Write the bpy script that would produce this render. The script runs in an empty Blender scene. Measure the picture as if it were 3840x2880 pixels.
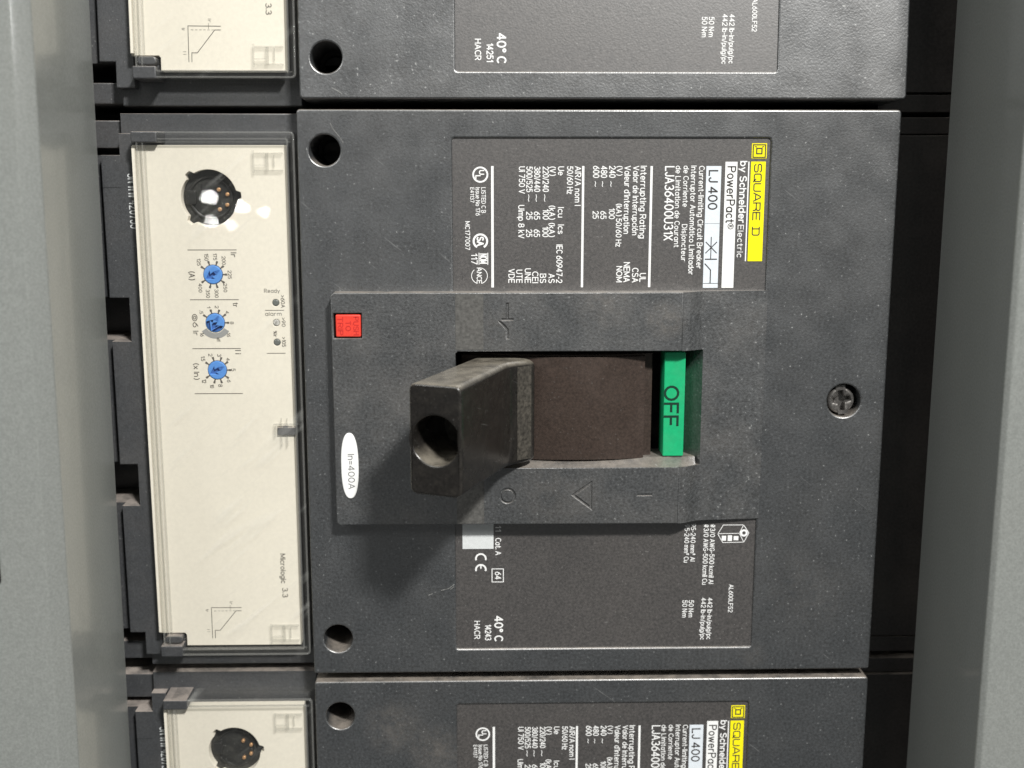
import bpy, bmesh, math, random
from mathutils import Vector, Matrix, geometry
random.seed(7)
SC = bpy.context.scene
COL = SC.collection
MM = 0.001
# Panel coordinates in millimetres: x right, y up, z out of the board towards the viewer.
PM = Matrix(((1, 0, 0), (0, 0, -1), (0, 1, 0)))           # panel -> world axes
def W(x, y, z): return Vector((x, -z, y)) * MM

# ------------------------------------------------------------------ camera, light, exposure
cam = bpy.data.cameras.new("camera")
cam.sensor_width = 36.0
cam.lens = 42.19
cam.clip_start = 0.01
cam.clip_end = 50.0
co = bpy.data.objects.new("camera", cam); COL.objects.link(co)
ax, ay, az = (math.radians(a) for a in (-10.701, -1.2633, 0.0199))
R = Matrix.Rotation(az, 3, 'Z') @ Matrix.Rotation(ay, 3, 'Y') @ Matrix.Rotation(ax, 3, 'X')
co.matrix_world = Matrix.Translation(W(43.94, 59.04, 287.24)) @ (PM @ R).to_4x4()
cam.dof.use_dof = True
cam.dof.focus_distance = 0.287
cam.dof.aperture_fstop = 13.0
SC.camera = co

world = bpy.data.worlds.new("World"); SC.world = world
world.use_nodes = True
bg = world.node_tree.nodes["Background"]
bg.inputs[0].default_value = (0.97, 1.0, 0.99, 1)
bg.inputs[1].default_value = 0.115

def lamp(name, pos, target, power, sx, sy, col=(1, 1, 1)):
    l = bpy.data.lights.new(name, 'AREA'); l.shape = 'RECTANGLE'
    l.size = sx; l.size_y = sy; l.energy = power; l.color = col
    o = bpy.data.objects.new(name, l); COL.objects.link(o)
    p, t = W(*pos), W(*target)
    o.location = p
    o.rotation_euler = (t - p).to_track_quat('-Z', 'Y').to_euler()
    return o
lamp("ceiling_lamp", (497, 1000, 1000), (60, 0, 0), 33.0, 0.17, 0.11, (1.0, 0.985, 0.95))
# added soft fill from above, standing in for bounce off an unseen ceiling
lamp("ceiling_fill", (250, 1500, 900), (60, 0, 0), 4.0, 2.0, 1.2, (0.96, 1.0, 1.0))
lamp("aisle_lamp", (-900, 850, 950), (100, 0, 0), 8.0, 0.6, 0.4, (1, 1, 0.97))
# light added for trim streaks; below it, far ceiling lamps reflected in clear covers
lamp("streak_light", (1200, 230, 900), (-50, 60, 30), 1.1, 0.10, 0.06, (1, 1, 0.98))
for px, py, pw, sx, sy, rz in ((-338, 4, .10, .021, .009, -14), (-294, -7, .06, .014, .008, -20), (-265, -14, .035, .009, .008, 10), (-337, -28, .05, .015, .009, 5), (-310, -32, .025, .008, .006, 0)):
    lamp("far_lamp", (px, py, 1400), (0, 0, 0), pw * .45, sx * .62, sy * .62, (1, 0.99, 0.96)).rotation_euler.rotate_axis('Z', math.radians(rz))

SC.view_settings.view_transform = 'Standard'
SC.view_settings.look = 'None'
SC.view_settings.exposure = 0.0
SC.view_settings.gamma = 1.0
SC.cycles.transparent_max_bounces = 24

# ------------------------------------------------------------------ materials
def mat(name, color, rough=0.5, spec=0.5, grain=0.0, gscale=3500.0, bump=0.0, bdist=0.00005, blotch=0.0, bscale=45.0,
        dust=0.0, specks=0.0, metal=0.0, dustcol=(0.30, 0.26, 0.22), coat=0.0, rvar=0.0, scratch=0.0, ior=1.5, wear=0.0, smudges=()):
    m = bpy.data.materials.new(name); m.use_nodes = True
    nt = m.node_tree; N = nt.nodes; L = nt.links
    b = N["Principled BSDF"]
    b.inputs["Roughness"].default_value = rough
    b.inputs["Specular IOR Level"].default_value = spec
    b.inputs["IOR"].default_value = ior
    b.inputs["Metallic"].default_value = metal
    b.inputs["Coat Weight"].default_value = coat
    b.inputs["Coat Roughness"].default_value = 0.12
    geo = N.new("ShaderNodeNewGeometry")
    def noise(scale, detail=2.0, vec=None, rgh=0.5):
        n = N.new("ShaderNodeTexNoise"); n.inputs["Scale"].default_value = scale
        n.inputs["Detail"].default_value = detail; n.inputs["Roughness"].default_value = rgh
        L.new(vec or geo.outputs["Position"], n.inputs["Vector"]); return n
    def ramp(src, lo, hi):
        r = N.new("ShaderNodeMapRange"); r.inputs[1].default_value = lo; r.inputs[2].default_value = hi
        L.new(src, r.inputs[0]); return r.outputs[0]
    def math_(op, a, v=None, c=None):
        k = N.new("ShaderNodeMath"); k.operation = op
        for i, q in enumerate((a, v)):
            if q is None: continue
            if isinstance(q, (int, float)): k.inputs[i].default_value = q
            else: L.new(q, k.inputs[i])
        return k.outputs[0]
    def mix(fac, a, c):
        k = N.new("ShaderNodeMix"); k.data_type = 'RGBA'
        L.new(fac, k.inputs[0])
        for i, q in ((6, a), (7, c)):
            if isinstance(q, tuple): k.inputs[i].default_value = (*q[:3], 1)
            else: L.new(q, k.inputs[i])
        return k.outputs[2]
    cur = tuple(color)
    if grain:
        n = noise(gscale, 3.0)
        cur = mix(ramp(n.outputs["Fac"], 0.3, 0.7), tuple(c * (1 - grain) for c in color), tuple(min(1, c * (1 + grain)) for c in color))
    if blotch:
        n = noise(bscale, 5.0, rgh=0.6)
        f = math_('MULTIPLY', ramp(n.outputs["Fac"], 0.45, 0.75), blotch)
        cur = mix(f, cur, dustcol)
    if dust:
        s = N.new("ShaderNodeSeparateXYZ"); L.new(geo.outputs["Normal"], s.inputs[0])
        n = noise(260, 5.0, rgh=0.65)
        f = math_('MULTIPLY', ramp(s.outputs["Z"], 0.35, 0.9), math_('MULTIPLY', ramp(n.outputs["Fac"], 0.2, 0.6), dust))
        cur = mix(f, cur, dustcol)
    if specks:
        n = noise(1500, 1.0)
        f = math_('MULTIPLY', ramp(n.outputs["Fac"], 0.71, 0.78), specks)
        cur = mix(f, cur, (0.5, 0.5, 0.48))
    if scratch:
        mp = N.new("ShaderNodeMapping"); L.new(geo.outputs["Position"], mp.inputs[0])
        mp.vector_type = 'TEXTURE'
        mp.inputs["Rotation"].default_value = (0, math.radians(38), 0)
        mp.inputs["Scale"].default_value = (1 / 60, 1 / 60, 1 / 1800)
        n = noise(1.0, 2.0, vec=mp.outputs[0])
        n2 = noise(70, 2.0)
        f = math_('MULTIPLY', math_('MULTIPLY', ramp(n.outputs["Fac"], 0.69, 0.74), ramp(n2.outputs["Fac"], 0.5, 0.6)), scratch)
        cur = mix(f, cur, (0.4, 0.4, 0.39))
    for (sx, sy, sr, sv) in smudges:            # a dusty patch with its own place on the board
        d = N.new("ShaderNodeVectorMath"); d.operation = 'DISTANCE'; L.new(geo.outputs["Position"], d.inputs[0]); d.inputs[1].default_value = W(sx, sy, 2)
        n = noise(330, 6.0, rgh=0.7)
        f = math_('MULTIPLY', math_('MULTIPLY', ramp(d.outputs["Value"], sr * MM, sr * 0.2 * MM), ramp(n.outputs["Fac"], 0.35, 0.75)), sv)
        cur = mix(f, cur, dustcol)
    if wear:
        n = noise(400, 3.0)
        f = math_('MULTIPLY', math_('MULTIPLY', ramp(geo.outputs["Pointiness"], 0.53, 0.60), ramp(n.outputs["Fac"], 0.3, 0.6)), wear)
        cur = mix(f, cur, (0.16, 0.15, 0.13))
    if isinstance(cur, tuple): b.inputs["Base Color"].default_value = (*cur, 1)
    else: L.new(cur, b.inputs["Base Color"])
    if rvar:
        n = noise(120, 5.0)
        r = N.new("ShaderNodeMapRange"); r.inputs[1].default_value = 0.3; r.inputs[2].default_value = 0.7
        r.inputs[3].default_value = rough - rvar; r.inputs[4].default_value = rough + rvar
        L.new(n.outputs["Fac"], r.inputs[0]); L.new(r.outputs[0], b.inputs["Roughness"])
    if bump:
        n = noise(gscale * 1.4, 2.0)
        k = N.new("ShaderNodeBump"); k.inputs["Strength"].default_value = bump; k.inputs["Distance"].default_value = bdist
        L.new(n.outputs["Fac"], k.inputs["Height"]); L.new(k.outputs[0], b.inputs["Normal"])
    return m

def clear_mat(name, tint=(1, 1, 1), haze=0.0, rough=0.012, caustic_streaks=0.0):
    m = bpy.data.materials.new(name); m.use_nodes = True
    nt = m.node_tree; N = nt.nodes; L = nt.links
    for n in list(N): N.remove(n)
    out = N.new("ShaderNodeOutputMaterial")
    tr = N.new("ShaderNodeBsdfTransparent"); tr.inputs[0].default_value = (*tint, 1)
    gl = N.new("ShaderNodeBsdfGlossy"); gl.inputs["Roughness"].default_value = rough
    df = N.new("ShaderNodeBsdfDiffuse"); df.inputs[0].default_value = (0.75, 0.75, 0.72, 1)
    lw = N.new("ShaderNodeLayerWeight"); lw.inputs["Blend"].default_value = 0.5
    pw = N.new("ShaderNodeMath"); pw.operation = 'POWER'; pw.inputs[1].default_value = 5.0; L.new(lw.outputs["Facing"], pw.inputs[0])
    fr = N.new("ShaderNodeMapRange"); fr.inputs[3].default_value = 0.04; fr.inputs[4].default_value = 0.9; L.new(pw.outputs[0], fr.inputs[0])
    geo = N.new("ShaderNodeNewGeometry")
    nz = N.new("ShaderNodeTexNoise"); nz.inputs["Scale"].default_value = 55; nz.inputs["Detail"].default_value = 1
    L.new(geo.outputs["Position"], nz.inputs["Vector"])
    bp = N.new("ShaderNodeBump"); bp.inputs["Strength"].default_value = 0.015; bp.inputs["Distance"].default_value = 0.0012
    L.new(nz.outputs["Fac"], bp.inputs["Height"]); L.new(bp.outputs[0], gl.inputs["Normal"])
    m1 = N.new("ShaderNodeMixShader"); L.new(fr.outputs[0], m1.inputs[0]); L.new(tr.outputs[0], m1.inputs[1]); L.new(gl.outputs[0], m1.inputs[2])
    m2 = N.new("ShaderNodeMixShader"); m2.inputs[0].default_value = haze
    L.new(m1.outputs[0], m2.inputs[1]); L.new(df.outputs[0], m2.inputs[2])
    if caustic_streaks:  # pale diagonal streaks: caustics through the cover, put into its colour
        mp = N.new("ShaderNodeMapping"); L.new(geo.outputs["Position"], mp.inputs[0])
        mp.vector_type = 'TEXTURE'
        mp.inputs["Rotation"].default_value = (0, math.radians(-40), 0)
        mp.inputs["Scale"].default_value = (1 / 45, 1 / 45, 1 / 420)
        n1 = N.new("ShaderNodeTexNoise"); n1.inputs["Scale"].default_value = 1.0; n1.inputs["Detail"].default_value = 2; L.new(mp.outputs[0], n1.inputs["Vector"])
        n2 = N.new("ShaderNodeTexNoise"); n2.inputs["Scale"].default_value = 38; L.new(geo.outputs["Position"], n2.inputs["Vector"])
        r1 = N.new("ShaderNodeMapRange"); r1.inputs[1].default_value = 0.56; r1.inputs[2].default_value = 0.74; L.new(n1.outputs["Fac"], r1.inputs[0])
        r2 = N.new("ShaderNodeMapRange"); r2.inputs[1].default_value = 0.45; r2.inputs[2].default_value = 0.6; r2.inputs[4].default_value = caustic_streaks; L.new(n2.outputs["Fac"], r2.inputs[0])
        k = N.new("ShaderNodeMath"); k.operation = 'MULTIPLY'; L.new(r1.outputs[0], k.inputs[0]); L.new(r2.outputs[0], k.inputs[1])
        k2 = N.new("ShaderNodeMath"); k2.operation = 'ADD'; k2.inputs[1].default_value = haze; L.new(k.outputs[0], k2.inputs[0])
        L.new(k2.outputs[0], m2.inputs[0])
    L.new(m2.outputs[0], out.inputs[0])
    return m

M = {}
M['cover'] = mat("grey_moulded_plastic", (0.0285, 0.0308, 0.033), 0.40, 1.0, grain=0.6, gscale=1500, bump=0.6, bdist=0.00007, blotch=0.04, bscale=35, dust=0.75, specks=0.45, rvar=0.05, scratch=0.3, ior=1.86, smudges=((20, -85, 9, .30), (31, -92, 9, .35), (30, -33, 6, .10), (112, -66, 5, .2), (125, -50, 14, .10)))
M['collar'] = mat("grey_collar_plastic", (0.037, 0.039, 0.0405), 0.44, 0.9, grain=0.65, gscale=1500, bump=0.8, bdist=0.00007, blotch=0.10, bscale=60, dust=0.6, specks=0.35, rvar=0.05, ior=1.8, smudges=((87, 21, 6, .45), (72, 26, 9, .22), (46, 20, 8, .12), (60, -21, 12, .12)))
M['label'] = mat("warm_grey_label_film", (0.047, 0.0425, 0.0405), 0.42, 0.9, grain=0.45, gscale=1600, bump=0.5, blotch=0.04, specks=0.15, ior=1.85)
M['tape'] = mat("faded_grey_strip", (0.086, 0.084, 0.079), 0.55, 0.5, grain=0.3, gscale=1600, bump=0.4)
M['house'] = mat("dark_housing_plastic", (0.040, 0.042, 0.0455), 0.48, 0.65, grain=0.3, gscale=2400, bump=0.6, blotch=0.07, bscale=60, dust=1.0, dustcol=(0.32, 0.28, 0.25), specks=0.2, ior=1.65)
M['terminal'] = mat("black_terminal_plastic", (0.036, 0.032, 0.030), 0.45, 0.6, grain=0.3, gscale=1500, bump=0.4, blotch=0.10, bscale=40, dust=0.9)
M['black'] = mat("black_void_plastic", (0.010, 0.0095, 0.010), 0.6, 0.3, grain=0.3, blotch=0.08, bscale=300)
M['handle'] = mat("glossy_black_handle_plastic", (0.0135, 0.012, 0.0108), 0.27, 0.6, grain=0.3, gscale=1600, bump=0.2, blotch=0.045, bscale=420, dust=0.85, dustcol=(0.24, 0.215, 0.175), specks=0.08, rvar=0.06, scratch=0.2, wear=0.6)
M['sector'] = mat("brown_black_plastic", (0.038, 0.026, 0.0205), 0.50, 0.35, grain=0.3, gscale=1600, bump=0.4, blotch=0.07, bscale=120, dust=0.5, dustcol=(0.2, 0.16, 0.14), specks=0.06)
M['cream'] = mat("cream_faceplate_plastic", (0.745, 0.70, 0.60), 0.45, 0.35, grain=0.03, gscale=1200, bump=0.12, blotch=0.03, bscale=60, dustcol=(0.5, 0.45, 0.36))
M['white'] = mat("white_print", (0.80, 0.80, 0.79), 0.5, 0.3, grain=0.06, gscale=2500)
M['pale'] = mat("pale_blue_grey_sticker", (0.655, 0.70, 0.745), 0.45, 0.3, grain=0.05, gscale=1500)
M['greysticker'] = mat("light_grey_sticker", (0.62, 0.64, 0.64), 0.5, 0.3, grain=0.05, gscale=1500)
M['yellow'] = mat("yellow_print", (0.86, 0.76, 0.010), 0.45, 0.3, grain=0.04, gscale=1500)
M['ink'] = mat("dark_grey_ink", (0.045, 0.042, 0.04), 0.6, 0.3)
M['creamink'] = mat("brown_grey_ink", (0.11, 0.10, 0.085), 0.6, 0.3)
M['paleink'] = mat("grey_shading_print", (0.30, 0.30, 0.29), 0.5, 0.3)
M['red'] = mat("red_button_plastic", (0.72, 0.055, 0.035), 0.42, 0.4, grain=0.06, bump=0.3, gscale=1500)
M['darkred'] = mat("dark_red_moulding", (0.52, 0.03, 0.025), 0.5, 0.3)
M['green'] = mat("green_flag_plastic", (0.011, 0.38, 0.155), 0.42, 0.4, grain=0.06, gscale=900, bump=0.15, blotch=0.06, bscale=200)
M['darkgreen'] = mat("dark_green_ink", (0.008, 0.035, 0.022), 0.5, 0.3)
M['badge'] = mat("white_badge_plastic", (0.84, 0.84, 0.83), 0.4, 0.4, grain=0.01)
M['badgeink'] = mat("grey_badge_ink", (0.19, 0.19, 0.19), 0.5, 0.3)
M['blue'] = mat("blue_dial_plastic", (0.095, 0.27, 0.66), 0.4, 0.4, grain=0.05)
M['blueslot'] = mat("shaded_dial_recess", (0.05, 0.14, 0.38), 0.5, 0.3)  # darker blue: shade inside the dial arrow, put into the colour
M['led'] = mat("grey_led_lens", (0.13, 0.14, 0.13), 0.3, 0.5)
M['ledclear'] = mat("milky_led_lens", (0.42, 0.41, 0.38), 0.25, 0.5, grain=0.5, gscale=1800)
M['port'] = mat("black_port_plastic", (0.020, 0.020, 0.019), 0.35, 0.5, grain=0.3, blotch=0.22, bscale=380, dustcol=(0.14, 0.14, 0.12), rvar=0.1, specks=0.2)
M['brass'] = mat("brass_pins", (0.62, 0.36, 0.18), 0.35, 0.5, metal=0.6)
M['steel'] = mat("grey_steel_screw", (0.20, 0.19, 0.18), 0.34, 0.5, metal=0.75, grain=0.3, gscale=1500, bump=0.4, blotch=0.2, bscale=400, dustcol=(0.06, 0.05, 0.05))
M['enamel'] = mat("grey_enamel_steel", (0.222, 0.232, 0.220), 0.34, 0.5, grain=0.12, gscale=1900, bump=0.3, bdist=0.00010, blotch=0.05, bscale=25, rvar=0.05, coat=0.5)
M['back'] = mat("dark_back_steel", (0.030, 0.030, 0.030), 0.7, 0.3, grain=0.2)
M['clear'] = clear_mat("clear_polycarbonate", (0.985, 0.985, 0.98), haze=0.012, caustic_streaks=0.13)
M['rib'] = clear_mat("clear_polycarbonate_rib", (0.955, 0.955, 0.95), haze=0.04)

M['scratch'] = mat("pale_scratch", (0.22, 0.22, 0.21), 0.6, 0.3, grain=0.5, gscale=1500)
M['rim'] = clear_mat("rim_highlight_polycarbonate", (0.90, 0.90, 0.89), haze=0.10, rough=0.08)  # haze puts the cover's bright edge highlights into the rim's colour
M['dusty'] = mat("dusty_lit_fillet_plastic", (0.050, 0.045, 0.037), 0.7, 0.3, grain=0.6, gscale=1200, bump=0.5, blotch=0.7, bscale=140, dustcol=(0.02, 0.018, 0.016))  # handle base strip: dust, plus the fillet's lit tone painted in

# ------------------------------------------------------------------ mesh helpers (panel mm)
def area(l): return 0.5 * sum(l[i][0] * l[(i + 1) % len(l)][1] - l[(i + 1) % len(l)][0] * l[i][1] for i in range(len(l)))
def orient(l, ccw): return list(l) if (area(l) > 0) == ccw else list(reversed(l))
def offset(l, d):
    n = len(l); out = []
    for i in range(n):
        p, q, r = Vector(l[i - 1]), Vector(l[i]), Vector(l[(i + 1) % n])
        e1 = (q - p).normalized(); e2 = (r - q).normalized()
        n1 = Vector((-e1.y, e1.x)); n2 = Vector((-e2.y, e2.x))
        k = max(0.35, 1 + n1.dot(n2))
        o = q + (n1 + n2) * (d / k)
        out.append((o.x, o.y))
    return out
def rect(x0, y0, x1, y1): return [(x0, y0), (x1, y0), (x1, y1), (x0, y1)]
def rrect(x0, y0, x1, y1, r, seg=4):
    out = []
    for cx, cy, a in ((x1 - r, y0 + r, -90), (x1 - r, y1 - r, 0), (x0 + r, y1 - r, 90), (x0 + r, y0 + r, 180)):
        for k in range(seg + 1):
            t = math.radians(a + 90 * k / seg); out.append((cx + r * math.cos(t), cy + r * math.sin(t)))
    return out
def circ(cx, cy, r, n=32): return [(cx + r * math.cos(2 * math.pi * k / n), cy + r * math.sin(2 * math.pi * k / n)) for k in range(n)]

# a plain sans lettering drawn with strokes: cap height 1, x to the right
def _a(cx, cy, rx, ry, a0, a1, n=0):
    n = n or max(4, int(abs(a1 - a0) / 24))
    return [(cx + rx * math.cos(math.radians(a0 + (a1 - a0) * k / n)), cy + ry * math.sin(math.radians(a0 + (a1 - a0) * k / n))) for k in range(n + 1)]
_b = lambda: _a(.26, .35, .26, .35, 0, 360)
GL = {
 '0': [_a(.3, .5, .3, .5, 90, 450)], '1': [[(.06, .76), (.3, 1), (.3, 0)]], '2': [_a(.3, .7, .29, .3, 165, -38) + [(0, 0), (.6, 0)]],
 '3': [_a(.28, .75, .26, .25, 150, -90), _a(.28, .26, .31, .26, 90, -150)], '4': [[(.45, 0), (.45, 1), (0, .28), (.62, .28)]],
 '5': [[(.54, 1), (.1, 1), (.05, .52)] + _a(.28, .32, .31, .32, 125, -150)], '6': [_a(.3, .32, .3, .32, 0, 360), [(.5, 1), (.17, .72), (0, .36)]],
 '7': [[(0, 1), (.58, 1), (.2, 0)]], '8': [_a(.3, .75, .25, .25, 0, 360), _a(.3, .26, .3, .26, 0, 360)], '9': [_a(.3, .68, .3, .32, 0, 360), [(.6, .64), (.43, .28), (.1, 0)]],
 'A': [[(0, 0), (.35, 1), (.7, 0)], [(.13, .34), (.57, .34)]], 'B': [[(0, 0), (0, 1), (.33, 1)] + _a(.33, .76, .24, .24, 80, -90) + [(0, .52)], [(.33, .52)] + _a(.35, .26, .28, .26, 80, -90) + [(0, 0)]],
 'C': [_a(.37, .5, .37, .5, 48, 312)], 'D': [[(.22, 1), (0, 1), (0, 0), (.22, 0)] + _a(.25, .5, .4, .5, -85, 90)], 'E': [[(.55, 1), (0, 1), (0, 0), (.55, 0)], [(0, .52), (.5, .52)]],
 'F': [[(.55, 1), (0, 1), (0, 0)], [(0, .5), (.48, .5)]], 'G': [_a(.38, .5, .38, .5, 48, 340), [(.42, .46), (.75, .46), (.74, .3)]], 'H': [[(0, 0), (0, 1)], [(.62, 0), (.62, 1)], [(0, .52), (.62, .52)]],
 'I': [[(0, 0), (0, 1)]], 'J': [[(.42, 1), (.42, .24)] + _a(.21, .24, .21, .24, 0, -170)], 'L': [[(0, 1), (0, 0), (.5, 0)]], 'M': [[(0, 0), (0, 1), (.4, .15), (.8, 1), (.8, 0)]],
 'N': [[(0, 0), (0, 1), (.62, 0), (.62, 1)]], 'O': [_a(.4, .5, .4, .5, 0, 360)], 'P': [[(0, 0), (0, 1), (.33, 1)] + _a(.33, .74, .26, .26, 80, -90) + [(0, .48)]],
 'R': [[(0, 0), (0, 1), (.33, 1)] + _a(.33, .74, .26, .26, 80, -90) + [(0, .48)], [(.3, .48), (.6, 0)]], 'S': [_a(.31, .75, .28, .25, 30, 265) + _a(.31, .25, .31, .25, 80, -150)],
 'T': [[(0, 1), (.62, 1)], [(.31, 1), (.31, 0)]], 'U': [[(0, 1), (0, .3)] + _a(.31, .3, .31, .3, 190, 350) + [(.62, .3), (.62, 1)]], 'V': [[(0, 1), (.33, 0), (.66, 1)]],
 'W': [[(0, 1), (.22, 0), (.45, .9), (.68, 0), (.9, 1)]], 'X': [[(0, 1), (.62, 0)], [(.62, 1), (0, 0)]],
 'a': [_b(), [(.52, .7), (.52, 0)]], 'b': [[(0, 1), (0, 0)], _b()], 'c': [_a(.26, .35, .26, .35, 48, 312)], 'd': [_b(), [(.52, 1), (.52, 0)]], 'e': [[(.03, .36)] + _a(.27, .35, .26, .35, 2, 312)],
 'f': [[(.34, .98), (.24, 1), (.15, .86), (.15, 0)], [(0, .68), (.32, .68)]], 'g': [_b(), [(.52, .7), (.52, -.08)] + _a(.27, -.08, .25, .18, 0, -150)],
 'h': [[(0, 0), (0, 1)], _a(.24, .44, .24, .26, 170, 10) + [(.48, .4), (.48, 0)]], 'i': [[(0, 0), (0, .7)], [(0, .86), (0, 1)]], 'j': [[(.1, .7), (.1, -.1), (0, -.22)], [(.1, .86), (.1, 1)]],
 'k': [[(0, 0), (0, 1)], [(.42, .7), (0, .28)], [(.15, .42), (.45, 0)]], 'l': [[(0, 0), (0, 1)]], 'm': [[(0, 0), (0, .7)], _a(.2, .46, .2, .24, 170, 10) + [(.4, .4), (.4, 0)], _a(.6, .46, .2, .24, 170, 10) + [(.8, .4), (.8, 0)]],
 'n': [[(0, 0), (0, .7)], _a(.24, .44, .24, .26, 170, 10) + [(.48, .4), (.48, 0)]], 'o': [_b()], 'p': [[(0, .7), (0, -.25)], _b()], 'r': [[(0, 0), (0, .7)], _a(.24, .42, .24, .28, 170, 75)],
 's': [_a(.22, .525, .2, .175, 30, 265) + _a(.22, .175, .22, .175, 80, -150)], 't': [[(.15, .95), (.15, .1), (.24, 0), (.34, .02)], [(0, .68), (.32, .68)]],
 'u': [[(0, .7), (0, .25)] + _a(.24, .25, .24, .25, 190, 350), [(.48, .7), (.48, 0)]], 'v': [[(0, .7), (.26, 0), (.52, .7)]], 'w': [[(0, .7), (.17, 0), (.35, .65), (.53, 0), (.7, .7)]],
 'x': [[(0, .7), (.48, 0)], [(.48, .7), (0, 0)]], 'y': [[(0, .7), (.27, 0)], [(.52, .7), (.16, -.25)]], 'z': [[(0, .7), (.45, .7), (0, 0), (.46, 0)]],
 '-': [[(0, .4), (.3, .4)]], '/': [[(0, -.04), (.34, 1.02)]], '(': [_a(.42, .45, .4, .68, 125, 235, 5)], ')': [_a(-.1, .45, .4, .68, 55, -55, 5)], '.': [[(0, 0), (0, .14)]], '°': [_a(.15, .84, .15, .15, 0, 360)],
 '®': [_a(.5, .5, .5, .5, 0, 360, 18), [(.36, .24), (.36, .76), (.55, .76), (.64, .64), (.55, .5), (.36, .5)], [(.52, .5), (.66, .24)]], '²': [[(0, .92), (.14, 1.05), (.28, .92), (0, .6), (.28, .6)]],
 '•': [[(0, .32), (.0, .5)]], '~': [[(0, .38), (.12, .52), (.28, .36), (.4, .5)]], '=': [[(0, .55), (.42, .55)], [(0, .28), (.42, .28)]], '>': [[(0, .75), (.45, .45), (0, .15)]],
 '%': [_a(.16, .76, .16, .2, 0, 360), _a(.62, .24, .16, .2, 0, 360), [(.62, 1), (.16, 0)]], '#': [[(.18, 0), (.26, 1)], [(.44, 0), (.52, 1)], [(0, .33), (.66, .33)], [(.04, .68), (.7, .68)]],
 '@': [_a(.45, .4, .45, .5, -50, 300), _a(.45, .4, .2, .24, 0, 360)], "'": [[(0, 1), (0, .78)]], 'á': [_b(), [(.52, .7), (.52, 0)], [(.22, .84), (.36, 1.04)]], 'ó': [_b(), [(.2, .84), (.34, 1.04)]]}
_gw = {c: max(x for st in s for x, y in st) for c, s in GL.items()}
def stroke_strip(pts, hw):
    """left and right edge of a mitred stroke"""
    n = len(pts); L_, R_ = [], []
    closed = n > 3 and abs(pts[0][0] - pts[-1][0]) < 1e-6 and abs(pts[0][1] - pts[-1][1]) < 1e-6
    P = [Vector(p) for p in pts]
    for i in range(n):
        a = P[i - 1] if i else (P[-2] if closed else None)
        c = P[i + 1] if i < n - 1 else (P[1] if closed else None)
        e1 = (P[i] - a).normalized() if a is not None else None
        e2 = (c - P[i]).normalized() if c is not None else None
        if e1 is None: e1 = e2
        if e2 is None: e2 = e1
        n1, n2 = Vector((-e1.y, e1.x)), Vector((-e2.y, e2.x))
        m = (n1 + n2) * (hw / max(.45, 1 + n1.dot(n2)))
        q = P[i]
        if not closed and i == 0: q = q - e1 * hw * .6
        if not closed and i == n - 1: q = q + e1 * hw * .6
        L_.append(q + m); R_.append(q - m)
    return L_, R_

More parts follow.
